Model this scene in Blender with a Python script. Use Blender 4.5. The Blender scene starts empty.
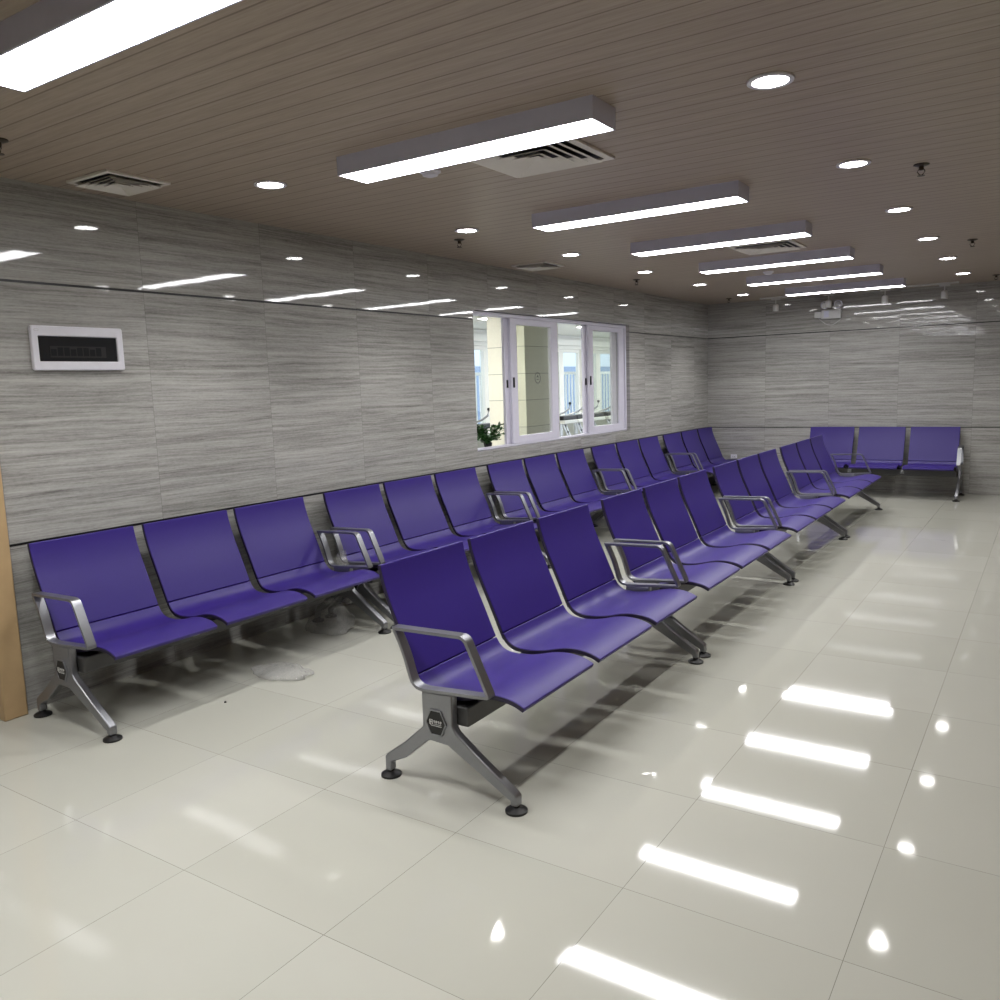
import bpy, bmesh, math, random
from mathutils import Vector, Matrix
random.seed(7)
S = bpy.context.scene
COL = S.collection
H = 2.446      # ceiling height
D = 11.141     # depth of the back wall
XR = 4.7       # right wall
YF = -2.2      # wall behind the camera

# ------------------------------------------------------------------ helpers
def tag(o, label=None, cat=None, group=None, kind=None):
    if label: o['label'] = label
    if cat: o['category'] = cat
    if group: o['group'] = group
    if kind: o['kind'] = kind
    return o

def empty(name, loc=(0, 0, 0), rz=0.0):
    o = bpy.data.objects.new(name, None)
    o.empty_display_size = 0.1
    COL.objects.link(o)
    o.location = loc
    o.rotation_euler = (0, 0, rz)
    return o

def obj(name, bm, mats, parent=None, smooth=False, bevel=0.0, seg=2, angle=40):
    bmesh.ops.recalc_face_normals(bm, faces=bm.faces)
    me = bpy.data.meshes.new(name)
    bm.to_mesh(me); bm.free()
    for m in (mats if isinstance(mats, (list, tuple)) else [mats]):
        me.materials.append(m)
    if smooth:
        for p in me.polygons: p.use_smooth = True
        try: me.set_sharp_from_angle(angle=math.radians(angle))
        except Exception: pass
    o = bpy.data.objects.new(name, me)
    COL.objects.link(o)
    if parent: o.parent = parent
    if bevel:
        b = o.modifiers.new('bevel', 'BEVEL')
        b.width = bevel; b.segments = seg; b.limit_method = 'ANGLE'; b.angle_limit = math.radians(35)
        b.harden_normals = False
        for p in me.polygons: p.use_smooth = True
        try: me.set_sharp_from_angle(angle=math.radians(50))
        except Exception: pass
    return o

def B(): return bmesh.new()

def box(bm, x0, x1, y0, y1, z0, z1, mi=0):
    v = [bm.verts.new((x, y, z)) for x in (x0, x1) for y in (y0, y1) for z in (z0, z1)]
    for f in ((0, 1, 3, 2), (4, 6, 7, 5), (0, 4, 5, 1), (2, 3, 7, 6), (0, 2, 6, 4), (1, 5, 7, 3)):
        fc = bm.faces.new([v[i] for i in f]); fc.material_index = mi
    return bm

def prism(bm, pts, plane, a0, a1, mi=0):
    """polygon pts extruded; plane 'xz' extrudes in y, 'yz' in x, 'xy' in z"""
    def P(p, a):
        return {'xz': (p[0], a, p[1]), 'yz': (a, p[0], p[1]), 'xy': (p[0], p[1], a)}[plane]
    A = [bm.verts.new(P(p, a0)) for p in pts]
    C = [bm.verts.new(P(p, a1)) for p in pts]
    n = len(pts)
    fs = [bm.faces.new(A), bm.faces.new(C[::-1])]
    for i in range(n):
        fs.append(bm.faces.new([A[i], C[i], C[(i + 1) % n], A[(i + 1) % n]]))
    for f in fs: f.material_index = mi
    return bm

def ring(bm, outer, inner, plane, a0, a1, mi=0):
    def P(p, a):
        return {'xz': (p[0], a, p[1]), 'yz': (a, p[0], p[1]), 'xy': (p[0], p[1], a)}[plane]
    O0 = [bm.verts.new(P(p, a0)) for p in outer]; O1 = [bm.verts.new(P(p, a1)) for p in outer]
    I0 = [bm.verts.new(P(p, a0)) for p in inner]; I1 = [bm.verts.new(P(p, a1)) for p in inner]
    n = len(outer)
    for i in range(n):
        j = (i + 1) % n
        for q in ((O0[i], O0[j], I0[j], I0[i]), (O1[j], O1[i], I1[i], I1[j]),
                  (O0[j], O0[i], O1[i], O1[j]), (I0[i], I0[j], I1[j], I1[i])):
            f = bm.faces.new(q); f.material_index = mi
    return bm

def lathe(bm, prof, c=(0, 0, 0), n=24, axis='z', mi=0):
    """prof: (r, h) list, closed with caps where r>0"""
    rings = []
    for r, h in prof:
        vs = []
        for i in range(n):
            a = 2 * math.pi * i / n
            p = {'z': (r * math.cos(a), r * math.sin(a), h), 'y': (r * math.cos(a), h, r * math.sin(a)),
                 'x': (h, r * math.cos(a), r * math.sin(a))}[axis]
            vs.append(bm.verts.new((p[0] + c[0], p[1] + c[1], p[2] + c[2])))
        rings.append(vs)
    for a, b in zip(rings, rings[1:]):
        for i in range(n):
            f = bm.faces.new((a[i], a[(i + 1) % n], b[(i + 1) % n], b[i])); f.material_index = mi
    f = bm.faces.new(rings[0][::-1]); f.material_index = mi
    f = bm.faces.new(rings[-1]); f.material_index = mi
    return bm

def tube(bm, pts, r, n=10, mi=0):
    pts = [Vector(p) for p in pts]
    rings = []
    for i, p in enumerate(pts):
        t = (pts[min(i + 1, len(pts) - 1)] - pts[max(i - 1, 0)]).normalized()
        up = Vector((0, 0, 1)) if abs(t.z) < .9 else Vector((1, 0, 0))
        a = t.cross(up).normalized(); b = t.cross(a).normalized()
        rr = r[i] if isinstance(r, (list, tuple)) else r
        rings.append([bm.verts.new(p + rr * (math.cos(2 * math.pi * k / n) * a + math.sin(2 * math.pi * k / n) * b)) for k in range(n)])
    for A, C in zip(rings, rings[1:]):
        for k in range(n):
            f = bm.faces.new((A[k], A[(k + 1) % n], C[(k + 1) % n], C[k])); f.material_index = mi
    bm.faces.new(rings[0][::-1]).material_index = mi
    bm.faces.new(rings[-1]).material_index = mi
    return bm

def copy_tree(o, parent=None):
    c = o.copy(); COL.objects.link(c)
    if parent: c.parent = parent
    for ch in list(o.children): copy_tree(ch, c)
    return c

def catmull(pts, sub=4):
    out = []
    for i in range(len(pts) - 1):
        p0 = pts[max(i - 1, 0)]; p1 = pts[i]; p2 = pts[i + 1]; p3 = pts[min(i + 2, len(pts) - 1)]
        for k in range(sub):
            t = k / sub
            out.append(tuple(0.5 * ((2 * p1[j]) + (-p0[j] + p2[j]) * t + (2 * p0[j] - 5 * p1[j] + 4 * p2[j] - p3[j]) * t * t
                                    + (-p0[j] + 3 * p1[j] - 3 * p2[j] + p3[j]) * t ** 3) for j in (0, 1)))
    out.append(pts[-1])
    return out

def round_poly(pts, rad, n=5):
    out = []
    N = len(pts)
    for i in range(N):
        p = Vector(pts[i]); a = Vector(pts[i - 1]); b = Vector(pts[(i + 1) % N])
        r = rad[i] if isinstance(rad, (list, tuple)) else rad
        if r <= 0: out.append(tuple(p)); continue
        da = (a - p).normalized(); db = (b - p).normalized()
        s = p + da * r; e = p + db * r
        for k in range(n + 1):
            t = k / n
            q = s * (1 - t) ** 2 + p * 2 * t * (1 - t) + e * t * t
            out.append(tuple(q))
    return out

def offset_in(pts, w):
    """inward offset of a closed polygon"""
    N = len(pts)
    area = sum(pts[i][0] * pts[(i + 1) % N][1] - pts[(i + 1) % N][0] * pts[i][1] for i in range(N))
    sg = 1 if area > 0 else -1
    out = []
    for i in range(N):
        p = Vector(pts[i]); a = Vector(pts[i - 1]); b = Vector(pts[(i + 1) % N])
        d1 = (p - a).normalized(); d2 = (b - p).normalized()
        n1 = Vector((-d1.y, d1.x)) * sg; n2 = Vector((-d2.y, d2.x)) * sg
        m = (n1 + n2).normalized()
        k = w / max(.5, m.dot(n1))
        out.append(tuple(p + m * k))
    return out

# ------------------------------------------------------------------ materials
def srgb(r, g, b):
    f = lambda c: ((c / 255) / 12.92 if c / 255 <= .04045 else (((c / 255) + .055) / 1.055) ** 2.4)
    return (f(r), f(g), f(b), 1)

class NT:
    def __init__(self, name):
        self.m = bpy.data.materials.new(name); self.m.use_nodes = True
        self.t = self.m.node_tree; self.t.nodes.clear()
        self.out = self.n('ShaderNodeOutputMaterial')
    def n(self, typ, **kw):
        nd = self.t.nodes.new(typ)
        for k, v in kw.items(): setattr(nd, k, v)
        return nd
    def l(self, a, b): self.t.links.new(a, b)
    def math(self, op, a, b=None, c=None):
        nd = self.n('ShaderNodeMath', operation=op)
        for i, v in enumerate((a, b, c)):
            if v is None: continue
            if isinstance(v, (int, float)): nd.inputs[i].default_value = v
            else: self.l(v, nd.inputs[i])
        return nd.outputs[0]
    def mix(self, fac, a, b):
        nd = self.n('ShaderNodeMix', data_type='RGBA')
        for s, v in ((nd.inputs[0], fac), (nd.inputs[6], a), (nd.inputs[7], b)):
            if isinstance(v, (int, float, tuple)): s.default_value = v
            else: self.l(v, s)
        return nd.outputs[2]
    def comb(self, x, y, z):
        nd = self.n('ShaderNodeCombineXYZ')
        for i, v in enumerate((x, y, z)):
            if isinstance(v, (int, float)): nd.inputs[i].default_value = v
            else: self.l(v, nd.inputs[i])
        return nd.outputs[0]
    def noise(self, vec, scale, detail=3, rough=.5):
        nd = self.n('ShaderNodeTexNoise'); self.l(vec, nd.inputs['Vector'])
        nd.inputs['Scale'].default_value = scale; nd.inputs['Detail'].default_value = detail
        nd.inputs['Roughness'].default_value = rough
        return nd.outputs['Fac']
    def ramp(self, fac, stops):
        nd = self.n('ShaderNodeValToRGB'); self.l(fac, nd.inputs[0])
        el = nd.color_ramp.elements
        while len(el) < len(stops): el.new(.5)
        for e, (p, c) in zip(el, stops): e.position = p; e.color = c
        return nd.outputs[0]
    def pos(self):
        g = self.n('ShaderNodeNewGeometry'); s = self.n('ShaderNodeSeparateXYZ'); self.l(g.outputs['Position'], s.inputs[0])
        return s.outputs[0], s.outputs[1], s.outputs[2]
    def bsdf(self, color, rough=.5, metal=0., spec=.5, coat=0., coat_rough=.05, normal=None):
        b = self.n('ShaderNodeBsdfPrincipled')
        if isinstance(color, tuple): b.inputs['Base Color'].default_value = color
        else: self.l(color, b.inputs['Base Color'])
        if isinstance(rough, (int, float)): b.inputs['Roughness'].default_value = rough
        else: self.l(rough, b.inputs['Roughness'])
        b.inputs['Metallic'].default_value = metal
        b.inputs['Specular IOR Level'].default_value = spec
        b.inputs['Coat Weight'].default_value = coat
        b.inputs['Coat Roughness'].default_value = coat_rough
        if normal is not None: self.l(normal, b.inputs['Normal'])
        self.l(b.outputs[0], self.out.inputs[0])
        return b
    def bump(self, h, strength=.2, dist=.01, normal=None):
        nd = self.n('ShaderNodeBump'); self.l(h, nd.inputs['Height'])
        nd.inputs['Strength'].default_value = strength; nd.inputs['Distance'].default_value = dist
        if normal is not None: self.l(normal, nd.inputs['Normal'])
        return nd.outputs[0]

def simple(name, col, rough=.5, metal=0., spec=.5, var=0.04, nscale=30, bump=0., coat=0.):
    k = NT(name)
    tc = k.n('ShaderNodeTexCoord')
    f = k.noise(tc.outputs['Object'], nscale, 4)
    lo = tuple(c * (1 - var) for c in col[:3]) + (1,)
    hi = tuple(min(1, c * (1 + var)) for c in col[:3]) + (1,)
    c = k.mix(f, lo, hi)
    nrm = k.bump(f, bump, .002) if bump else None
    k.bsdf(c, rough, metal, spec, coat, normal=nrm)
    return k.m

def emit(name, col, strength):
    k = NT(name)
    e = k.n('ShaderNodeEmission'); e.inputs[0].default_value = col; e.inputs[1].default_value = strength
    k.l(e.outputs[0], k.out.inputs[0])
    return k.m

def tile_normal(k, wn_color, amount, base_from_geo=True):
    """adds a tiny constant tilt per tile to the normal"""
    g = k.n('ShaderNodeNewGeometry')
    sub = k.n('ShaderNodeVectorMath', operation='SUBTRACT'); k.l(wn_color, sub.inputs[0]); sub.inputs[1].default_value = (.5, .5, .5)
    sc = k.n('ShaderNodeVectorMath', operation='SCALE'); k.l(sub.outputs[0], sc.inputs[0]); sc.inputs['Scale'].default_value = amount
    ad = k.n('ShaderNodeVectorMath', operation='ADD'); k.l(sc.outputs[0], ad.inputs[0]); k.l(g.outputs['Normal'], ad.inputs[1])
    no = k.n('ShaderNodeVectorMath', operation='NORMALIZE'); k.l(ad.outputs[0], no.inputs[0])
    return no.outputs[0]

def wall_mat(name, axis):
    k = NT(name)
    X, Y, Z = k.pos()
    u = Y if axis == 'y' else X
    u0 = k.math('ADD', u, 8.03 if axis == 'y' else 8.02)   # joints at .8 k
    z0 = k.math('ADD', Z, -0.793 + 8.0)
    tu = k.math('FLOOR', k.math('DIVIDE', k.math('SUBTRACT', u0, .26 if axis == 'y' else 0.0), .8))
    tz = k.math('FLOOR', k.math('DIVIDE', z0, .4))
    fu = k.math('FRACT', k.math('DIVIDE', k.math('SUBTRACT', u0, .26 if axis == 'y' else 0.0), .8))
    fz = k.math('FRACT', k.math('DIVIDE', z0, .4))
    wn = k.n('ShaderNodeTexWhiteNoise', noise_dimensions='3D'); k.l(k.comb(tu, tz, 3.0), wn.inputs['Vector'])
    off = k.math('MULTIPLY', wn.outputs['Value'], 37.0)
    # gentle waviness of the veins
    wob = k.noise(k.comb(k.math('MULTIPLY', u, 1.0), k.math('MULTIPLY', Z, 4.0), off), 1.0, 2)
    zz = k.math('ADD', Z, k.math('MULTIPLY', wob, .05))
    v1 = k.comb(k.math('MULTIPLY', u, .9), k.math('MULTIPLY', zz, 42.0), off)
    v2 = k.comb(k.math('MULTIPLY', u, 5.0), k.math('MULTIPLY', zz, 150.0), off)
    v3 = k.comb(k.math('MULTIPLY', u, .5), k.math('MULTIPLY', zz, 7.0), off)
    n1 = k.noise(v1, 1.0, 5, .65); n2 = k.noise(v2, 1.0, 4, .7); n3 = k.noise(v3, 1.0, 3)
    v4 = k.comb(k.math('MULTIPLY', u, 40.), k.math('MULTIPLY', zz, 120.0), off)
    n4 = k.noise(v4, 1.0, 3, .8)
    s = k.math('ADD', k.math('ADD', k.math('MULTIPLY', n1, .42), k.math('MULTIPLY', n2, .30)), k.math('ADD', k.math('MULTIPLY', n3, .12), k.math('MULTIPLY', n4, .16)))
    c = k.ramp(s, [(.33, srgb(94, 93, 90)), (.42, srgb(138, 137, 133)), (.50, srgb(164, 163, 159)), (.64, srgb(194, 193, 189))])
    # slim dark tile joints
    ju = k.math('LESS_THAN', fu, .0032); jz = k.math('LESS_THAN', fz, .004)
    j = k.math('MAXIMUM', ju, jz)
    c = k.mix(k.math('MULTIPLY', j, .38), c, srgb(70, 66, 62))
    bw = k.noise(k.comb(k.math('MULTIPLY', u, 1.5), k.math('MULTIPLY', Z, 3.0), 2.0), 3.0, 2)
    nrm = tile_normal(k, wn.outputs['Color'], .006)
    nrm = k.bump(bw, .02, .01, nrm)
    b = k.bsdf(c, .035, 0, .5, normal=nrm)
    return k.m

def floor_mat():
    k = NT('polished_floor_tile')
    X, Y, Z = k.pos()
    ux = k.math('DIVIDE', k.math('ADD', X, 6.0 - .008), .6); uy = k.math('DIVIDE', k.math('ADD', Y, 6.0 - .168), .6)
    fx = k.math('FRACT', ux); fy = k.math('FRACT', uy)
    wn = k.n('ShaderNodeTexWhiteNoise', noise_dimensions='3D')
    k.l(k.comb(k.math('FLOOR', ux), k.math('FLOOR', uy), 1.0), wn.inputs['Vector'])
    base = k.mix(wn.outputs['Value'], srgb(186, 186, 175), srgb(193, 193, 183))
    cl = k.noise(k.comb(X, Y, k.math('MULTIPLY', wn.outputs['Value'], 9.0)), 3.0, 4)
    base = k.mix(k.math('MULTIPLY', cl, .35), base, srgb(178, 177, 166))
    lim = .0028
    j = k.math('MAXIMUM', k.math('LESS_THAN', fx, lim), k.math('LESS_THAN', fy, lim))
    sp = k.noise(k.comb(X, Y, 0.0), 2.0, 2)
    base = k.mix(k.math('MULTIPLY', j, k.math('ADD', .35, k.math('MULTIPLY', sp, .7))), base, srgb(95, 90, 82))
    nrm = tile_normal(k, wn.outputs['Color'], .010)
    k.bsdf(base, .05, 0, .5, normal=nrm)
    return k.m

def ceil_mat():
    k = NT('wood_grain_ceiling_plank')
    X, Y, Z = k.pos()
    uy = k.math('DIVIDE', k.math('ADD', Y, 5.975), .1)
    fy = k.math('FRACT', uy)
    wn = k.n('ShaderNodeTexWhiteNoise', noise_dimensions='1D'); k.l(k.math('FLOOR', uy), wn.inputs['W'])
    off = k.math('MULTIPLY', wn.outputs['Value'], 30.0)
    g = k.noise(k.comb(k.math('MULTIPLY', X, 2.0), k.math('MULTIPLY', Y, 45.0), off), 1.0, 5, .6)
    g2 = k.noise(k.comb(k.math('MULTIPLY', X, 12.0), k.math('MULTIPLY', Y, 150.0), off), 1.0, 3, .6)
    s = k.math('ADD', k.math('MULTIPLY', g, .6), k.math('MULTIPLY', g2, .4))
    c = k.ramp(s, [(.3, srgb(148, 132, 115)), (.5, srgb(165, 150, 132)), (.7, srgb(178, 164, 146))])
    j = k.math('LESS_THAN', fy, .07)
    c = k.mix(k.math('MULTIPLY', j, .6), c, srgb(96, 82, 68))
    gr = k.math('MINIMUM', k.math('MULTIPLY', fy, 12.0), 1.0)
    nrm = k.bump(gr, .25, .004)
    k.bsdf(c, .38, 0, .4, normal=nrm)
    return k.m

M = {}
M['wall_y'] = wall_mat('grey_vein_cut_tile_left', 'y')
M['wall_x'] = wall_mat('grey_vein_cut_tile_back', 'x')
M['floor'] = floor_mat()
M['ceil'] = ceil_mat()
M['joint'] = simple('black_wall_joint', srgb(22, 22, 24), .35)
M['purple'] = simple('purple_moulded_foam', srgb(52, 36, 118), .40, spec=.36, var=.05, nscale=60, bump=.05)
M['under'] = simple('black_seat_shell', srgb(30, 22, 52), .45)
M['alu'] = simple('cast_aluminium', srgb(146, 147, 151), .34, metal=.85, var=.05, nscale=80)
M['steel_dark'] = simple('grey_steel_beam', srgb(84, 84, 84), .42, metal=.3)
M['rubber'] = simple('black_rubber', srgb(16, 16, 17), .4)
M['badge'] = simple('black_badge', srgb(14, 14, 15), .3)
M['badge_mark'] = simple('silver_badge_mark', srgb(215, 215, 212), .4)
M['white_plastic'] = simple('white_plastic', srgb(228, 227, 235), .3)
M['grey_plastic'] = simple('grey_plastic', srgb(205, 205, 206), .4)
M['smoked'] = simple('smoked_cover', srgb(40, 41, 43), .12)
M['dark'] = simple('dark_gap', srgb(14, 14, 16), .6)
M['lamp_side'] = simple('grey_lamp_housing', srgb(205, 205, 224), .45)
M['lamp'] = emit('linear_lamp_diffuser', (.99, .985, 1.0, 1), 36.0)
M['down'] = emit('downlight_lens', (1, .985, .96, 1), 45.0)
M['vent'] = simple('vent_white_metal', srgb(225, 220, 210), .5)
M['brass'] = simple('dark_brass', srgb(70, 62, 50), .4, metal=.6)
M['wood'] = simple('oak_trim', srgb(186, 158, 118), .45, var=.12, nscale=14)
M['panel'] = simple('brown_wood_panelling', srgb(96, 70, 46), .5, var=.15, nscale=6)
M['frame'] = simple('white_window_frame', srgb(214, 212, 226), .35)
M['cream'] = simple('cream_tile', srgb(226, 224, 210), .3)
M['hall_wall'] = simple('hall_white_paint', srgb(232, 232, 226), .6)
M['hall_low'] = simple('hall_grey_panel', srgb(140, 142, 132), .5)
M['hall_floor'] = simple('hall_floor', srgb(140, 141, 134), .3)
M['hall_lamp'] = emit('hall_lamp_diffuser', (1, .99, .95, 1), 85.0)
M['leaf'] = simple('glossy_leaf', srgb(42, 84, 32), .3, var=.35, nscale=9)
M['pot'] = simple('dark_pot', srgb(28, 30, 28), .4)
M['chrome'] = simple('silver_tube', srgb(220, 222, 224), .25, metal=.6)
M['facade'] = simple('pale_facade', srgb(206, 216, 224), .7)
M['blue'] = simple('blue_panel', srgb(128, 148, 174), .6)

def glass_mat(name, tint, gloss=1.0):
    k = NT(name)
    tr = k.n('ShaderNodeBsdfTransparent'); tr.inputs[0].default_value = tint
    gl = k.n('ShaderNodeBsdfGlossy'); gl.inputs['Roughness'].default_value = .02
    lw = k.n('ShaderNodeLayerWeight'); lw.inputs['Blend'].default_value = .5
    frs = k.math('ADD', .03, k.math('MULTIPLY', k.math('POWER', lw.outputs['Facing'], 5.0), .8))
    mx = k.n('ShaderNodeMixShader')
    k.l(k.math('MULTIPLY', frs, gloss), mx.inputs[0]); k.l(tr.outputs[0], mx.inputs[1]); k.l(gl.outputs[0], mx.inputs[2])
    k.l(mx.outputs[0], k.out.inputs[0])
    return k.m
M['glass'] = glass_mat('window_glass', (.965, .975, .955, 1), .8)

def film_mat():
    k = NT('clear_crumpled_plastic')
    tc = k.n('ShaderNodeTexCoord')
    f = k.noise(tc.outputs['Object'], 60, 4)
    nrm = k.bump(f, .9, .01)
    tr = k.n('ShaderNodeBsdfTransparent'); tr.inputs[0].default_value = (.93, .93, .93, 1)
    pb = k.n('ShaderNodeBsdfPrincipled'); pb.inputs['Base Color'].default_value = srgb(238, 238, 236); pb.inputs['Roughness'].default_value = .15
    k.l(nrm, pb.inputs['Normal'])
    mx = k.n('ShaderNodeMixShader'); k.l(k.math('ADD', .0, k.math('MULTIPLY', f, .40)), mx.inputs[0])
    k.l(tr.outputs[0], mx.inputs[1]); k.l(pb.outputs[0], mx.inputs[2]); k.l(mx.outputs[0], k.out.inputs[0])
    return k.m
M['film'] = film_mat()

# ------------------------------------------------------------------ setting
def struct(name, bm, m, parent=None, **kw):
    o = obj(name, bm, m, parent, **kw)
    if not parent: tag(o, kind='structure')
    return o
WT = .2   # wall thickness of the left wall
WY0, WY1, WZ0, WZ1 = 5.605, 8.612, .912, 2.072
def plate(x0, x1, y0, y1, z0, z1): return box(B(), x0, x1, y0, y1, z0, z1)
struct('floor', plate(-WT, XR + .15, YF - .15, D + .15, -.1, 0), M['floor'])
struct('ceiling', plate(-WT, XR + .15, YF - .15, D + .15, H, H + .1), M['ceil'])
# left wall with a window opening (one continuous mesh with the hole)
bm = B()
ys = [YF, WY0, WY1, D]; zs = [0, WZ0, WZ1, H]
V = {}
for xi, x in enumerate((0, -WT)):
    for i, y in enumerate(ys):
        for j, z in enumerate(zs): V[xi, i, j] = bm.verts.new((x, y, z))
for xi in (0, 1):
    for i in range(3):
        for j in range(3):
            if i == 1 and j == 1: continue
            bm.faces.new((V[xi, i, j], V[xi, i + 1, j], V[xi, i + 1, j + 1], V[xi, i, j + 1]))
def strip(path):
    for a, b in zip(path, path[1:]):
        bm.faces.new((V[0, a[0], a[1]], V[0, b[0], b[1]], V[1, b[0], b[1]], V[1, a[0], a[1]]))
strip([(1, 1), (2, 1), (2, 2), (1, 2), (1, 1)])
strip([(0, 0), (1, 0), (2, 0), (3, 0), (3, 1), (3, 2), (3, 3), (2, 3), (1, 3), (0, 3), (0, 2), (0, 1), (0, 0)])
struct('wall_left', bm, M['wall_y'])
struct('wall_back', plate(-WT, XR + .15, D, D + .15, 0, H), M['wall_x'])
struct('wall_right', plate(XR, XR + .15, YF, D, 0, H), M['panel'])
struct('wall_front', plate(-WT, XR + .15, YF - .15, YF, 0, H), M['panel'])
# dark horizontal joints
for i, (z, hw) in enumerate(((1.9935, .0055), (.7927, .0055))):
    if i == 0:
        bm = box(B(), -.001, .002, YF + .01, WY0 - .001, z - hw, z + hw)
        box(bm, -.001, .002, WY1 + .001, D - .001, z - hw, z + hw)
    else:
        bm = box(B(), -.001, .002, YF + .01, D - .001, z - hw, z + hw)
    box(bm, .003, XR - .002, D - .002, D + .001, z - hw, z + hw)
    struct('trim_%d' % (i + 1), bm, M['joint'])
# wooden door casing at the very left
struct('trim_3', plate(.0005, .05, 1.70, 1.808, 0, 2.1), M['wood'], bevel=.006)

# ------------------------------------------------------------------ window between the rooms
w = empty('window_1', (0, 0, 0)); tag(w, kind='structure')
fx0, fx1 = -.115, -.038
fw = .032
yo = (WY0 + .002, WY1 - .002); zo = (WZ0 + .002, WZ1 - .002)
R4 = lambda y0, y1, z0, z1: [(y0, z0), (y1, z0), (y1, z1), (y0, z1)]
obj('window_frame', ring(B(), R4(yo[0], yo[1], zo[0], zo[1]), R4(yo[0] + fw, yo[1] - fw, zo[0] + .016, zo[1] - fw), 'yz', fx0, fx1), M['frame'], w, bevel=.003)
def sash(y0, y1, xa, xb, left, handle, front, right=.065):
    z0, z1 = zo[0] + .018, zo[1] - fw - .002
    s = obj('window_sash', ring(B(), R4(y0, y1, z0, z1), R4(y0 + left, y1 - right, z0 + .062, z1 - .05), 'yz', xa, xb), M['frame'], w, bevel=.004)
    xm = (xa + xb) / 2
    obj('pane', box(B(), xm - .003, xm + .003, y0 + left - .004, y1 - right + .004, z0 + .058, z1 - .046), M['glass'], s)
    if handle is not None:
        obj('handle', box(B(), xb + .001, xb + .012, handle - .009, handle + .009, 1.43, 1.52 if front else 1.50), M['dark'], s, bevel=.003)
    return s
sash(6.178, 7.06, -.108, -.080, .07, 6.205, False, .07)
s2 = sash(6.232, 7.075, -.074, -.046, .105, 6.262, True, .125)
sash(7.672, 8.445, -.108, -.080, .07, 7.700, False, .11)
sash(7.715, 8.560, -.074, -.046, .105, 7.745, True, .125)
bm = B()
for r_, t_ in ((.052, .006),):
    n = 28
    cx_, cz_ = 6.70, 1.512
    o_ = [(cx_ + (r_) * math.cos(2 * math.pi * i / n), cz_ + r_ * math.sin(2 * math.pi * i / n)) for i in range(n)]
    i_ = [(cx_ + (r_ - t_) * math.cos(2 * math.pi * i / n), cz_ + (r_ - t_) * math.sin(2 * math.pi * i / n)) for i in range(n)]
    ring(bm, o_, i_, 'yz', -.0566, -.0556)
prism(bm, [(6.68, 1.515), (6.70, 1.54), (6.72, 1.515), (6.71, 1.515), (6.70, 1.528), (6.69, 1.515)], 'yz', -.0566, -.0556)
box(bm, -.0566, -.0556, 6.68, 6.72, 1.495, 1.501)
obj('sticker', bm, M['steel_dark'], s2)

# ------------------------------------------------------------------ waiting bench
PW, GAP = .527, .0543
LB = 3 * PW + 2 * GAP           # 1.69
back_prof = catmull([(-.004, .804), (.008, .748), (.033, .672), (.064, .600), (.096, .530), (.126, .462), (.150, .408)], 3)
seat_prof = catmull([(.1508, .4062), (.172, .376), (.200, .358), (.245, .351), (.300, .353), (.360, .363), (.420, .379), (.475, .387), (.530, .385), (.575, .375), (.607, .360)], 3)
TH = .020
def shell(prof, y0, y1):
    n = len(prof)
    low = []
    for i, p in enumerate(prof):
        a = Vector(prof[max(0, i - 1)]); b = Vector(prof[min(n - 1, i + 1)])
        t = (b - a).normalized(); nn = Vector((t.y, -t.x))   # points back / down
        if nn.x > 0 and nn.y > 0: nn = -nn
        low.append(tuple(Vector(p) + nn * TH))
    bm = B()
    T0 = [bm.verts.new((p[0], y0, p[1])) for p in prof]; T1 = [bm.verts.new((p[0], y1, p[1])) for p in prof]
    L0 = [bm.verts.new((p[0], y0, p[1])) for p in low]; L1 = [bm.verts.new((p[0], y1, p[1])) for p in low]
    for i in range(n - 1):
        bm.faces.new((T0[i], T1[i], T1[i + 1], T0[i + 1]))
        bm.faces.new((L0[i], L0[i + 1], L1[i + 1], L1[i])).material_index = 1
        bm.faces.new((T0[i], T0[i + 1], L0[i + 1], L0[i])).material_index = 1
        bm.faces.new((T1[i], L1[i], L1[i + 1], T1[i + 1])).material_index = 1
    bm.faces.new((T0[0], L0[0], L1[0], T1[0])); bm.faces.new((T0[-1], T1[-1], L1[-1], L0[-1]))
    return bm

def disc_foot(parent, d, y, r=.039):
    obj('foot', lathe(B(), [(r, 0), (r, .008), (r * .75, .014), (.015, .020), (.012, .028)], (d, y, 0), 24), M['rubber'], parent, smooth=True)

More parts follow.
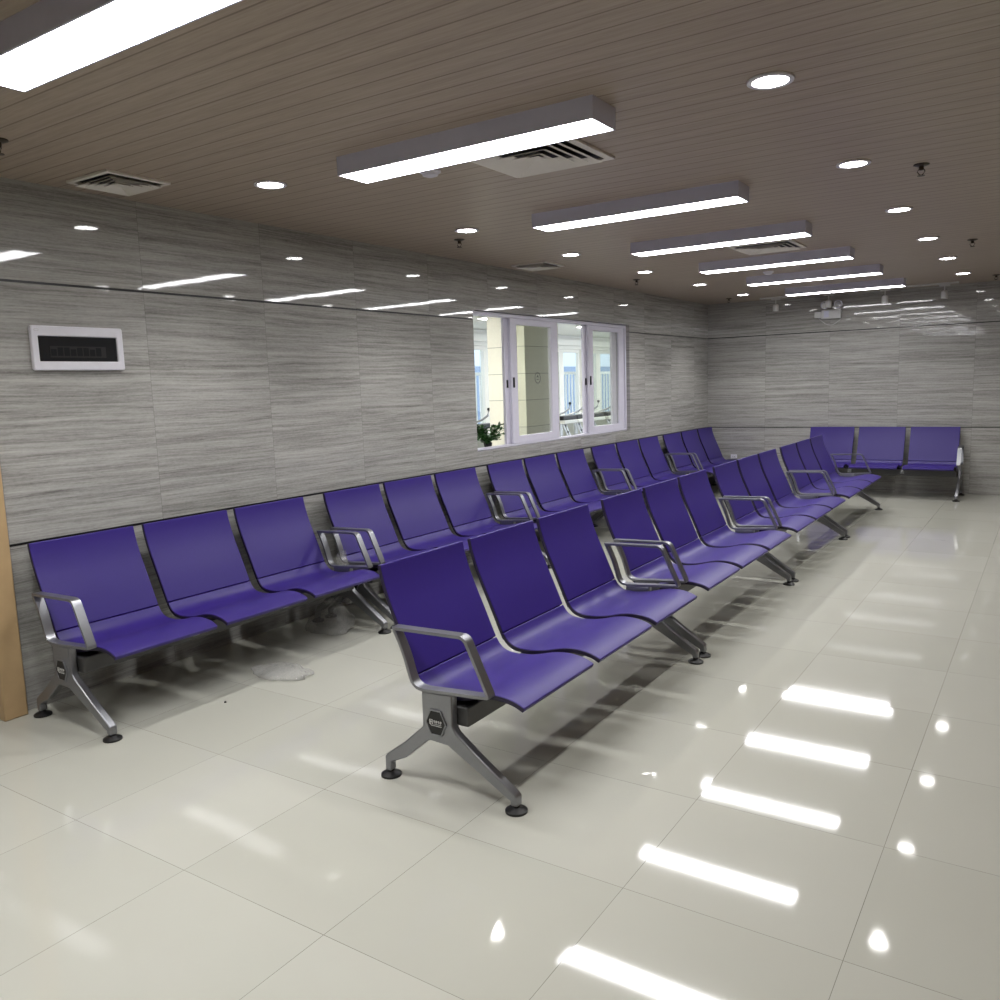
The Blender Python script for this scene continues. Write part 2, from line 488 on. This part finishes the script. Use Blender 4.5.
def make_bench():
    root = empty('waiting_bench')
    for k in range(3):
        y0 = k * (PW + GAP)
        obj('backrest', shell(back_prof, y0, y0 + PW), [M['purple'], M['under']], root, bevel=.0045, seg=3)
        obj('seat', shell(seat_prof, y0, y0 + PW), [M['purple'], M['under']], root, bevel=.0045, seg=3)
        obj('seam_light_block', prism(B(), [(.1105, .440), (.116, .4425), (.1475, .376), (.142, .3735)], 'xz', y0 + .006, y0 + PW - .006), M['under'], root)  # added black strip, blocks light leaking through the seam to keep it dark
    obj('beam', box(B(), .215, .378, -.012, LB + .012, .250, .3235), M['steel_dark'], root, bevel=.006)
    for k in range(3):
        for f in (.16, .84):
            yb = k * (PW + GAP) + PW * f
            pts = [(.21, .323), (.33, .323), (.50, .352), (.50, .3605), (.40, .3535), (.30, .334), (.245, .3315), (.198, .338), (.168, .360), (.140, .395), (.128, .39), (.150, .350), (.18, .330)]
            pts = [(.212, .3238), (.372, .3238), (.365, .336), (.30, .331), (.245, .329), (.215, .331)]
            obj('bracket', prism(B(), pts, 'xz', yb - .02, yb + .02), M['steel_dark'], root)
    for k in range(2):
        yg = (k + 1) * PW + (k + .5) * GAP
        obj('connector', box(B(), .3785, .398, yg - .021, yg + .021, .272, .312), M['alu'], root, bevel=.004)
    legp = [(.202, .3690), (.338, .3765), (.335, .262), (.352, .236), (.462, .156), (.590, .070), (.598, .060), (.598, .024), (.570, .024), (.570, .040), (.548, .050),
            (.445, .110), (.328, .174), (.312, .184), (.234, .188), (.216, .180), (.115, .096), (.045, .062), (.038, .054), (.038, .024), (.012, .024), (.012, .080), (.022, .092), (.110, .156), (.202, .236)]
    rear = catmull([(.212, .3695), (.182, .374), (.158, .394), (.144, .430), (.128, .482), (.108, .530), (.080, .586)], 3)
    armo = round_poly([(.415, .594), (.502, .380)], [.03, .022], 5)
    armo = round_poly([(.079, .592), (.404, .600), (.504, .388), (.213, .3685)], [0, .03, .02, 0], 5)
    armo = armo + rear[1:-1]
    for s, yc in ((-1, -.034), (1, LB + .034)):
        lg = obj('leg', prism(B(), legp, 'xz', yc - .0175, yc + .0175), M['alu'], root, bevel=.006, seg=3)
        disc_foot(lg, .025, yc); disc_foot(lg, .584, yc)
        # hexagonal badge on the outer face
        hc = (.266, .262)
        def hexa(r): return [(hc[0] + r * math.cos(math.radians(60 * i)) * .92, hc[1] + r * math.sin(math.radians(60 * i)) * 1.10) for i in range(6)]
        ya = yc + s * .0180; yb = yc + s * .0230; ybp = yc + s * .0210
        bd = obj('badge', prism(B(), hexa(.0455), 'xz', min(ya, ybp), max(ya, ybp)), M['badge'], lg)
        obj('badge_rim', ring(B(), hexa(.0515), hexa(.0450), 'xz', min(ya, yb), max(ya, yb)), M['alu'], lg, bevel=.001)
        bm = B()
        y2, y3 = sorted((ybp, ybp + s * .0012))
        q = lambda x0, x1, z0, z1: box(bm, hc[0] + x0, hc[0] + x1, y2, y3, hc[1] + z0, hc[1] + z1)
        # small block emblem with four characters and two lines of fine print
        q(-.028, -.0255, -.007, .011); q(-.028, -.014, .009, .011); q(-.0165, -.014, -.007, .011); q(-.024, -.019, .000, .005); q(-.024, -.0215, -.010, -.003)
        for c in range(4):
            x = -.010 + c * .0095
            q(x, x + .0075, .0065, .008); q(x, x + .0075, .0025, .0040); q(x + .003, x + .0045, -.001, .0095)
            if c % 2: q(x, x + .0012, -.001, .006)
        for c in range(7): q(-.009 + c * .005, -.0062 + c * .005, -.006, -.0042)
        for c in range(9): q(-.020 + c * .0052, -.017 + c * .0052, -.0125, -.0098)
        obj('badge_lettering', bm, M['badge_mark'], lg)
        obj('armrest', ring(B(), armo, offset_in(armo, .0115), 'xz', yc - .020, yc + .020), M['alu'], root, bevel=.003, seg=2)
    return root

bench = make_bench()
P = 1.8716
r1x, r1y = .096, 1.870
r2x, r2y, r2a = 1.924, 2.215, math.atan(.0070)
specs = []
row1 = ['purple bench against the left wall beside the wooden door casing, nearest in its row',
        'purple bench against the left wall, second in its row, plastic wrap at its near leg',
        'purple bench under the open left end of the window, third in the wall row',
        'purple bench under the right end of the window, fourth in the wall row',
        'purple three-seat bench against the left wall in the far corner, last in its row']
row2 = ['large purple foreground bench, nearest in the middle row, black hexagonal badge on its leg',
        'purple three-seat bench second in the middle row, just behind the foreground bench',
        'purple three-seat bench third in the middle row, between the second and the farthest',
        'purple three-seat bench at the far end of the middle row, nearest the back wall']
for k in range(5): specs.append((r1x, r1y + k * P, 0, row1[k], 'benches in the row along the left wall'))
for k in range(4): specs.append((r2x + math.tan(-r2a) * k * P, r2y + k * P, r2a, row2[k], 'benches in the middle row'))
specs.append((1.385, 11.062, -math.pi / 2, 'purple three-seat bench standing alone against the grey back wall, facing the camera', None))
for i, (x, y, a, lab, grp) in enumerate(specs):
    o = bench if i == 0 else copy_tree(bench)
    o.location = (x, y, 0); o.rotation_euler = (0, 0, a)
    if 'group' in o.keys(): del o['group']
    tag(o, lab, 'bench', grp)

last = [o for o in bpy.data.objects if o.get('label') == row1[4]][0]
far_arm = max([c for c in last.children if c.name.startswith('armrest')], key=lambda c: max(v.co.y for v in c.data.vertices))
bpy.data.objects.remove(far_arm)
# ------------------------------------------------------------------ ceiling fixtures
def make_linear():
    r = empty('linear_ceiling_light')
    hx, hy = .614, .092
    obj('housing', ring(B(), [(-hx, -hy), (hx, -hy), (hx, hy), (-hx, hy)], [(-hx + .006, -hy + .006), (hx - .006, -hy + .006), (hx - .006, hy - .006), (-hx + .006, hy - .006)], 'xy', -.078, 0), M['lamp_side'], r)
    obj('diffuser', box(B(), -hx + .0065, hx - .0065, -hy + .0065, hy - .0065, -.0765, -.070), M['lamp'], r)
    return r
lin = make_linear()
LIN = [(2.785, 'nearest long box lamp in view, above the square grille, cut by the top'),
       (4.40, 'second long box lamp from the camera in view, hung under the plank ceiling'),
       (5.78, 'third long box lamp, with a square grille just behind its right half'),
       (7.18, 'fourth long box lamp from the camera, between the two rows of downlights'),
       (8.52, 'fifth long box lamp, second from the back wall'),
       (9.95, 'farthest long box lamp, closest to the back wall and track spotlights')]
LIN += [(1.28, 'long box lamp overhead at the front of the room'), (-.2, 'long box lamp at the front end of the room behind the viewer')]
for i, (y, lab) in enumerate(LIN):
    o = lin if i == 0 else copy_tree(lin)
    o.location = (1.972, y, H - .0005)
    tag(o, lab, 'ceiling light', 'long box lamps down the middle of the ceiling')

def make_down():
    r = empty('downlight')
    n = 32
    c = lambda R: [(R * math.cos(2 * math.pi * i / n), R * math.sin(2 * math.pi * i / n)) for i in range(n)]
    obj('rim', ring(B(), c(.078), c(.060), 'xy', -.008, 0), M['white_plastic'], r, bevel=.002)
    obj('lens', prism(B(), c(.0595), 'xy', -.006, -.001), M['down'], r)
    ld = bpy.data.lights.new('beam', 'SPOT'); ld.energy = 42; ld.color = (1, .985, .96)
    ld.spot_size = math.radians(120); ld.spot_blend = .75; ld.shadow_soft_size = .035
    lo = bpy.data.objects.new('beam', ld); COL.objects.link(lo); lo.parent = r; lo.location = (0, 0, -.055)
    return r
dn = make_down()
DN = [(.787, 2.83, 'round downlight above the nearest wall bench, left of the nearest long lamp'),
      (.787, 4.45, 'round downlight in the left line with a sprinkler head just below it in view'),
      (.787, 5.84, 'third round downlight of the left line, right of the small grille by the wall'),
      (.787, 7.255, 'fourth round downlight of the left line, above the window'),
      (.787, 8.68, 'fifth round downlight of the left line, second from the far corner'),
      (.787, 10.15, 'last round downlight of the left line, near the far corner'),
      (3.128, 4.345, 'nearest round downlight of the right line, beside a sprinkler head'),
      (3.128, 5.74, 'second round downlight of the right line'),
      (3.128, 7.13, 'third round downlight of the right line, level with a sprinkler head'),
      (3.128, 8.50, 'fourth round downlight of the right line'),
      (3.128, 9.95, 'last round downlight of the right line, near the back wall'),
      (3.128, 2.95, 'round downlight of the right line above the top of the photo'),
      (.787, 1.42, 'round downlight of the left line nearest the front of the room'),
      (3.128, 1.5, 'round downlight of the right line nearest the front of the room'),
      (.787, .0, 'round downlight of the left line behind the viewer'),
      (3.128, .0, 'round downlight of the right line behind the viewer')]
for i, (x, y, lab) in enumerate(DN):
    o = dn if i == 0 else copy_tree(dn)
    o.location = (x, y, H)
    tag(o, lab, 'downlight', 'round downlights in two lines')

def make_vent(name, cx, cy, s, lab):
    r = empty(name, (cx, cy, H)); tag(r, lab, 'air vent', 'square ceiling grilles')
    h = s / 2
    sq = lambda a: [(-a, -a), (a, -a), (a, a), (-a, a)]
    obj('frame', ring(B(), sq(h), sq(h * .86), 'xy', -.012, 0), M['vent'], r, bevel=.002)
    obj('backing', box(B(), -h * .86, h * .86, -h * .86, h * .86, -.0025, -.0005), M['dark'], r)
    bm = B()
    a = h * .85
    for k in range(4):
        b = a - h * .15
        O = [bm.verts.new((x, y, -.024)) for x, y in sq(a - h * .015)]; I = [bm.verts.new((x, y, -.006)) for x, y in sq(b - h * .045)]
        for i in range(4): bm.faces.new((O[i], O[(i + 1) % 4], I[(i + 1) % 4], I[i]))
        a = b - h * .03
    c_ = [bm.verts.new((x, y, -.018)) for x, y in sq(a)]
    bm.faces.new(c_)
    lv = obj('louvre', bm, M['vent'], r)
    sm = lv.modifiers.new('thick', 'SOLIDIFY'); sm.thickness = .0015
    return r
make_vent('ceiling_vent', .31, 2.345, .322, 'small square grille in the ceiling at upper left, next to the wall')
make_vent('ceiling_vent', 2.035, 3.225, .52, 'large square grille partly hidden behind the nearest long lamp')
make_vent('ceiling_vent', .30, 6.16, .33, 'small square grille by the wall above the left end of the window')
make_vent('ceiling_vent', 2.085, 6.60, .47, 'square grille behind the third long lamp')

def sprinkler(x, y, lab):
    r = empty('sprinkler', (x, y, H)); tag(r, lab, 'sprinkler', 'ceiling sprinkler heads')
    obj('escutcheon', lathe(B(), [(.036, 0), (.036, -.004), (.020, -.010)], (0, 0, 0), 20), M['brass'], r, smooth=True)
    bm = lathe(B(), [(.011, -.0105), (.011, -.024), (.007, -.028)], (0, 0, 0), 14)
    for s in (-1, 1): tube(bm, [(s * .010, 0, -.022), (s * .017, 0, -.034), (s * .009, 0, -.046), (0, 0, -.052)], .0025, 6)
    obj('body', bm, M['brass'], r, smooth=True)
    obj('deflector', lathe(B(), [(.017, -.0545), (.018, -.0525), (.004, -.0522)], (0, 0, 0), 16), M['brass'], r)
sprinkler(.544, 4.70, 'sprinkler head close to the second downlight of the left line')
sprinkler(3.389, 4.60, 'sprinkler head at upper right beside the nearest downlight')
sprinkler(3.395, 7.48, 'sprinkler head at the right, above the last two right downlights')
sprinkler(.555, 1.69, 'sprinkler head at the extreme upper left edge')
sprinkler(.48, 7.75, 'small sprinkler head above the right end of the window')
sprinkler(3.40, 10.42, 'sprinkler head at the extreme right edge near the back wall')
sprinkler(.50, 10.5, 'tiny sprinkler head in the far corner over the last wall bench')
for x, y, lab in ((1.517, 3.14, 'round white smoke detector behind the nearest long lamp'), (1.64, 8.2, 'round white smoke detector between the fourth and fifth long lamps')):
    r = empty('smoke_detector', (x, y, H)); tag(r, lab, 'smoke detector', 'smoke detectors')
    obj('base', lathe(B(), [(.050, 0), (.050, -.008), (.046, -.010)], n=24), M['white_plastic'], r, smooth=True)
    obj('sensor', lathe(B(), [(.040, -.0105), (.036, -.022), (.018, -.028)], n=24), M['white_plastic'], r, smooth=True)

# track with four spotlights
tr_y = 10.80
tr = obj('lighting_track', box(B(), .80, 3.02, tr_y - .016, tr_y + .016, H - .020, H - .0005), M['grey_plastic'], bevel=.002)
tag(tr, 'thin grey lighting track on the ceiling in front of the back wall', 'lighting track')
SP = [(1.00, 'leftmost spotlight on the track before the back wall'), (1.63, 'track spotlight in front of the twin-head emergency light'),
      (2.26, 'track spotlight right of the emergency light'), (2.88, 'rightmost spotlight on the track before the back wall')]
for x, lab in SP:
    r = empty('track_spotlight', (x, tr_y, H - .0205)); tag(r, lab, 'spotlight', 'spotlights on the track')
    obj('adapter', box(B(), -.055, .055, -.014, .014, -.020, -.0005), M['grey_plastic'], r, bevel=.003)
    obj('stem', tube(B(), [(0, 0, -.021), (0, 0, -.066)], .006, 10), M['grey_plastic'], r, smooth=True)
    obj('head', lathe(B(), [(.014, -.067), (.033, -.082), (.036, -.100), (.036, -.158), (.030, -.160)], n=20), M['grey_plastic'], r, smooth=True)

# emergency light on the back wall
r = empty('emergency_light', (1.60, D, 2.20)); tag(r, 'twin-head grey emergency light with cable loop high on the back wall', 'emergency light')
obj('body', box(B(), -.115, .120, -.075, -.0003, -.052, .062), M['grey_plastic'], r, bevel=.006)
obj('indicator_panel', box(B(), -.08, -.02, -.0775, -.0755, -.035, .045), M['lamp_side'], r)
obj('junction_box', box(B(), -.20, -.118, -.055, -.001, -.035, .045), M['grey_plastic'], r, bevel=.004)
for x in (-.075, .085):
    hd = obj('lamp_head', lathe(B(), [(.012, -.02), (.030, -.028), (.046, -.060), (.050, -.064)], (x, 0, .118), 24, axis='y'), M['lamp_side'], r, smooth=True)
    obj('reflector', lathe(B(), [(.042, -.0645), (.042, -.066), (.015, -.0665)], (x, 0, .118), 24, axis='y'), M['chrome'], hd, smooth=True)
    obj('bracket', tube(B(), [(x, -.04, .058), (x, -.035, .080)], .008, 8), M['grey_plastic'], r)
pts = [(-.155 + .275 * t, -.012, -.036 - .085 * math.sin(math.pi * t) + (-.014) * t) for t in [i / 16 for i in range(17)]]
obj('cable', tube(B(), pts, .004, 6), M['grey_plastic'], r, smooth=True)

# distribution box on the left wall
r = empty('distribution_box', (0, 2.246, 1.694)); tag(r, 'white wall distribution box with a dark smoked window full of breakers', 'distribution box')
outl = round_poly([(-.229, -.104), (.229, -.104), (.229, .104), (-.229, .104)], .012, 4)
obj('cover', ring(B(), outl, round_poly([(-.198, -.062), (.196, -.062), (.196, .056), (-.198, .056)], .004, 4), 'yz', .0005, .026), M['white_plastic'], r, bevel=.006, seg=3)
wn_ = obj('window', box(B(), .001, .018, -.1975, .1955, -.0615, .0555), M['smoked'], r, bevel=.002)
bm = box(B(), .0184, .020, -.145, .135, -.043, .010)
obj('breaker_opening', bm, M['dark'], r)
for k in range(8):
    y = -.128 + k * .032
    bk = obj('breaker', box(B(), .0203, .0215, y - .013, y + .013, -.036, .004 if k % 3 else -.004), M['smoked'], r)
for (y0, y1, z0, z1) in ((-.212, -.205, .080, .087), (-.203, -.190, .080, .082), (-.203, -.190, .085, .087), (-.188, -.176, .080, .087)):
    pass
obj('maker_mark', ring(B(), [(-.205 + .012 * math.cos(t * math.pi / 8), .083 + .006 * math.sin(t * math.pi / 8)) for t in range(16)], [(-.205 + .009 * math.cos(t * math.pi / 8), .083 + .004 * math.sin(t * math.pi / 8)) for t in range(16)], 'yz', .0262, .0268), M['grey_plastic'], r)

# wall socket
r = empty('wall_socket', (.37, D, .395)); tag(r, 'small white wall socket low on the back wall near the corner', 'socket')
obj('plate', box(B(), -.043, .043, -.010, -.0005, -.030, .030), M['white_plastic'], r, bevel=.003)
bm = B()
for a in (-.012, .012): box(bm, a - .002, a + .002, -.0112, -.0102, -.008, .006)
obj('slots', bm, M['dark'], r)

# ------------------------------------------------------------------ plastic bags
def crumple(name, loc, size, seed, lab, flat=1.0, top=1.0):
    rnd = random.Random(seed)
    bm = B()
    bmesh.ops.create_icosphere(bm, subdivisions=4, radius=1)
    import mathutils
    for v in bm.verts:
        p = v.co.copy()
        n = mathutils.noise.noise(p * 1.3 + Vector((seed, 0, 0))) * .35 + mathutils.noise.noise(p * 4 + Vector((0, seed, 0))) * .16 + mathutils.noise.noise(p * 11) * .07
        q = p * (1 + n)
        if q.z > 0:
            f = 1 - top * .55 * q.z
            q.x *= f; q.y *= f
        q.z = max(q.z, -.45)
        v.co = Vector((q.x * size[0], q.y * size[1], (q.z + .45) * size[2]))
    o = obj(name, bm, M['film'], smooth=True, angle=180)
    o.location = loc; tag(o, lab, 'plastic bag', 'discarded clear plastic')
    return o
crumple('plastic_bag', (.33, 3.50, .001), (.15, .13, .13), 3, 'clear plastic bag standing under the nearest wall bench', top=1.0)
crumple('plastic_bag', (.70, 2.78, .001), (.17, .105, .028), 11, 'flattened clear plastic wrap lying on the floor before the wall bench', top=.1)
crumple('plastic_bag', (.30, 3.651, .13), (.075, .019, .22), 5, 'clear plastic wrap hanging between the first two wall benches', top=.2)
# floor scraps
for (x, y, lab) in ((.76, 2.36, 'tiny dark scrap on the floor in front of the nearest wall bench'),):
    o = obj('floor_scrap', lathe(B(), [(.006, 0.0005), (.005, .006), (.002, .008)], (x, y, 0), 8), M['rubber']); tag(o, lab, 'scrap')

# ------------------------------------------------------------------ the hall behind the window
HX = -4.6
HY0, HY1 = 4.4, 19.0
def hs(name, b, m): return struct(name, b, m)
hs('floor_hall', plate(HX - .2, -WT - .002, HY0, HY1, -.1, -.001), M['hall_floor'])
hs('ceiling_hall', plate(HX - .2, -WT - .002, HY0, HY1, H + .001, H + .1), M['hall_wall'])
hs('wall_hall_front', plate(HX, -WT - .002, HY0 - .12, HY0 - .001, 0, H), M['hall_wall'])
hs('wall_hall_end', plate(HX, -WT - .002, HY1 + .001, HY1 + .12, 0, H), M['hall_wall'])
# far wall: sill part, lintel and piers between big windows
bays = [(11.4, 13.2), (14.9, 16.19), (16.65, 18.2)]
mull = [(12.50, 12.62), (15.26, 15.44), (16.94, 17.14)]
bm = box(B(), HX - .15, HX, HY0, HY1, 0, .62)
hs('wall_hall_left', bm, M['hall_low'])
bm = B(); box(bm, HX - .15, HX, HY0, HY1, 2.17, H)
box(bm, HX - .15, HX + .12, HY0, HY1, 2.24, 2.36)
hs('trim_hall_lintel', bm, M['hall_wall'])
prev = HY0
bm = B()
for a, b in bays + [(HY1, HY1)]:
    if a - prev > .01: box(bm, HX - .15, HX, prev, a, .62, 2.17)
    prev = b
hs('trim_hall_piers', bm, M['hall_wall'])
for i, (a, b) in enumerate(bays):
    wv = empty('window_%d' % (i + 2), (HX, 0, 0)); tag(wv, kind='structure')
    fr = obj('window_frame', ring(B(), R4(a + .002, b - .002, .622, 2.168), R4(a + .06, b - .06, .68, 2.10), 'yz', -.11, -.05), M['hall_wall'], wv)
    obj('mullion', box(B(), -.112, -.03, mull[i][0], mull[i][1], .681, 2.099), M['hall_wall'], fr)
    obj('pane', box(B(), -.083, -.078, a + .058, b - .058, .678, 2.102), M['glass'], fr)
# white balcony railing outside
rl = empty('balcony_railing', (HX - .75, 0, 0)); tag(rl, 'white barred railing outside the far hall windows', 'railing')
obj('handrail', box(B(), -.03, .03, 10.5, 21.5, 1.66, 1.72), M['hall_wall'], rl, bevel=.004)
obj('bottom_rail', box(B(), -.02, .02, 10.5, 21.5, .10, .14), M['hall_wall'], rl)
nb = 74
me0 = None
for k in range(nb):
    y = 10.55 + k * (10.9 / (nb - 1))
    if me0 is None:
        b0 = obj('bar', box(B(), -.013, .013, -.013, .013, .141, 1.659), M['hall_wall'], rl); b0.location.y = y; me0 = b0
    else:
        c = me0.copy(); COL.objects.link(c); c.location.y = y
fb = obj('balcony_slab', plate(HX - 1.1, HX - .152, 10.2, 22.0, -.06, .099), M['facade']); tag(fb, kind='structure')
# building across the way
bd = empty('building', (-14, 30, -1)); tag(bd, 'pale building with a blue lower band outside the far hall windows', 'building')
obj('upper_wall', box(B(), -1, 0, -22, 25, 3.2, 12), M['facade'], bd)
obj('lower_wall', box(B(), -1, .05, -22, 25, 0, 3.195), M['blue'], bd)
hs('ground_outside', plate(-16, HX - 1.2, 2, 58, -1.2, -1.0), M['facade'])
# tiled pillar
pl_ = obj('pillar', plate(-1.72, -1.2, 8.337, 9.13, 0, H), M['cream']); tag(pl_, kind='structure')
bm = B()
for z in (1.275, 1.585, 1.90, .96):
    ring(bm, [(-1.722, 8.335), (-1.198, 8.335), (-1.198, 9.132), (-1.722, 9.132)], [(-1.7201, 8.3369), (-1.1999, 8.3369), (-1.1999, 9.1301), (-1.7201, 9.1301)], 'xy', z - .003, z + .003)
j_ = obj('tile_joint', bm, M['hall_low'], pl_)
# hall lamps
def hall_lamp(x, y, lab):
    r = empty('ceiling_light', (x, y, H + .0005)); tag(r, lab, 'ceiling light', 'panel lights in the hall behind the window')
    obj('housing', box(B(), -.11, .11, -.6, .6, -.03, 0), M['hall_wall'], r)
    obj('diffuser', box(B(), -.10, .10, -.59, .59, -.034, -.0305), M['hall_lamp'], r)
for x, y, lab in ((-1.5, 6.7, 'added white panel light on the hall ceiling, brightening the pillar front'), (-2.9, 7.0, 'added white panel light on the hall ceiling, extra light before the pillar'), (-2.9, 10.6, 'white panel light on the hall ceiling beyond the pillar'),  # these two panels are added to light the pillar's front face
                  (-2.9, 13.6, 'white panel light on the hall ceiling above the machines'), (-2.9, 16.6, 'farthest white panel light on the hall ceiling')):
    hall_lamp(x, y, lab)
# unidentified silver equipment frames with curved arms
def make_machine():
    r = empty('equipment_frame')
    bm = B()
    tube(bm, [(-.55, 0, .83), (-.30, 0, .90), (-.12, 0, .96), (-.02, 0, 1.02), (0.0, 0, 1.10)], .017, 8)
    obj('arm', bm, M['chrome'], r, smooth=True)
    obj('grip', lathe(B(), [(.02, 1.095), (.024, 1.11), (.018, 1.135)], n=12), M['rubber'], r, smooth=True)
    obj('rail', box(B(), -.20, .0, -.24, .24, .83, .90), M['rubber'], r, bevel=.012)
    obj('tray', box(B(), -.52, .02, -.23, .23, .77, .826), M['hall_wall'], r, bevel=.01)
    bm = B()
    for s in (-1, 1):
        a = Vector((-.1, -.05 + s * .045, .768)); b = Vector((.12, .16 + s * .045, .0))
        tube(bm, [a, b], .016, 8)
    for k in range(7):
        t = k / 7 + .05
        c = Vector((-.1, -.05, .768)).lerp(Vector((.12, .16, 0)), t)
        box(bm, c.x - .012, c.x + .012, c.y - .045, c.y + .045, c.z - .016, c.z + .016, 1)
    obj('strut', bm, [M['chrome'], M['rubber']], r)
    obj('rear_post', box(B(), -.50, -.46, -.05, .05, 0, .769), M['chrome'], r)
    return r
mc = make_machine()
MC = [(10.2, 'silver frame with black rail behind the potted plant in the hall'), (12.70, 'silver frame with curved arm, left of two seen in the open window gap'),
      (13.2, 'silver frame with curved arm, right of two seen in the open window gap'), (13.78, 'silver frame with curved arm behind the right sash, nearer one'),
      (14.4, 'silver frame with curved arm behind the right sash, farther one')]
for i, (y, lab) in enumerate(MC):
    o = mc if i == 0 else copy_tree(mc)
    o.location = (-3.0, y, 0)
    tag(o, lab, 'exercise machine', 'silver frames with curved arms in the hall')
# potted plant on the sill ledge
r = empty('potted_plant', (-.152, 5.98, WZ0)); tag(r, 'dark green glossy-leaved potted plant on the window ledge at the open left gap', 'plant')
obj('pot', lathe(B(), [(.030, .0005), (.037, .035), (.038, .05), (.034, .05), (.033, .044)], n=20), M['pot'], r, smooth=True)
rnd = random.Random(4)
bm = B()
def leaf(bm, base, dirv, L, Wd):
    d = dirv.normalized(); side = d.cross(Vector((0, 0, 1)))
    if side.length < .1: side = Vector((1, 0, 0))
    side = (side.normalized() + Vector((rnd.uniform(-.5, .5), rnd.uniform(-.5, .5), rnd.uniform(-.5, .5)))).normalized()
    nrm = d.cross(side).normalized()
    L_, R_ = [], []
    prevv = None
    for t, w_ in ((0, .1), (.25, .8), (.5, 1), (.75, .7), (1, .02)):
        c = base + d * L * t + nrm * (.15 * L * math.sin(t * 3)) - Vector((0, 0, .25 * L * t * t))
        a = bm.verts.new(c + side * Wd * w_); m_ = bm.verts.new(c - nrm * Wd * .25); b = bm.verts.new(c - side * Wd * w_)
        if prevv:
            bm.faces.new((prevv[0], prevv[1], m_, a)); bm.faces.new((prevv[1], prevv[2], b, m_))
        prevv = (a, m_, b)
stems = B()
for k in range(30):
    a = rnd.uniform(0, 2 * math.pi); sp = rnd.uniform(.05, .30)
    top = Vector((max(-.035, min(.05, .10 * math.cos(a))), sp * (1 if math.sin(a) > 0 else -1) * .9, rnd.uniform(.07, .20)))
    base = Vector((0, 0, .03))
    mid = (base + top) / 2 + Vector((0, 0, .03))
    tube(stems, [base, mid, top], [.003, .0025, .0015], 5)
    for j in range(9):
        t = .3 + .75 * j / 9
        p = (base * (1 - t) ** 2 + mid * 2 * t * (1 - t) + top * t * t)
        dv = Vector((rnd.uniform(-.35, .6), rnd.uniform(-1, 1), rnd.uniform(-.1, 1)))
        leaf(bm, p, dv, rnd.uniform(.05, .08), rnd.uniform(.011, .018))
fo = obj('foliage', bm, M['leaf'], r, smooth=True)
obj('stem', stems, M['leaf'], r, smooth=True)

# ------------------------------------------------------------------ daylight outside
wd = bpy.data.worlds.new('sky'); S.world = wd; wd.use_nodes = True
nt = wd.node_tree; nt.nodes.clear()
ou = nt.nodes.new('ShaderNodeOutputWorld'); bg = nt.nodes.new('ShaderNodeBackground')
bg.inputs[0].default_value = (.80, .88, 1.0, 1); bg.inputs[1].default_value = 3.0
nt.links.new(bg.outputs[0], ou.inputs[0])

# ------------------------------------------------------------------ camera
cx, cy, cz, yaw, pitch, roll, f = 3.98470, -.0732, 1.44862, -.58718354, .13552921, -.03256347, 835.594
fwd = Vector((math.sin(yaw) * math.cos(pitch), math.cos(yaw) * math.cos(pitch), -math.sin(pitch)))
rt = Vector((math.cos(yaw), -math.sin(yaw), 0)); up = rt.cross(fwd)
c, s = math.cos(roll), math.sin(roll)
r2 = rt * c + up * s; u2 = -rt * s + up * c
cam = bpy.data.cameras.new('camera'); co = bpy.data.objects.new('camera', cam); COL.objects.link(co)
cam.sensor_width = 36; cam.lens = f / 1000 * 36; cam.clip_start = .05; cam.clip_end = 200
co.matrix_world = Matrix(((r2.x, u2.x, -fwd.x, cx), (r2.y, u2.y, -fwd.y, cy), (r2.z, u2.z, -fwd.z, cz), (0, 0, 0, 1)))
S.camera = co
S.view_settings.view_transform = 'Standard'; S.view_settings.look = 'None'
S.view_settings.gamma = 1; S.view_settings.use_curve_mapping = False
S.view_settings.exposure = -.38
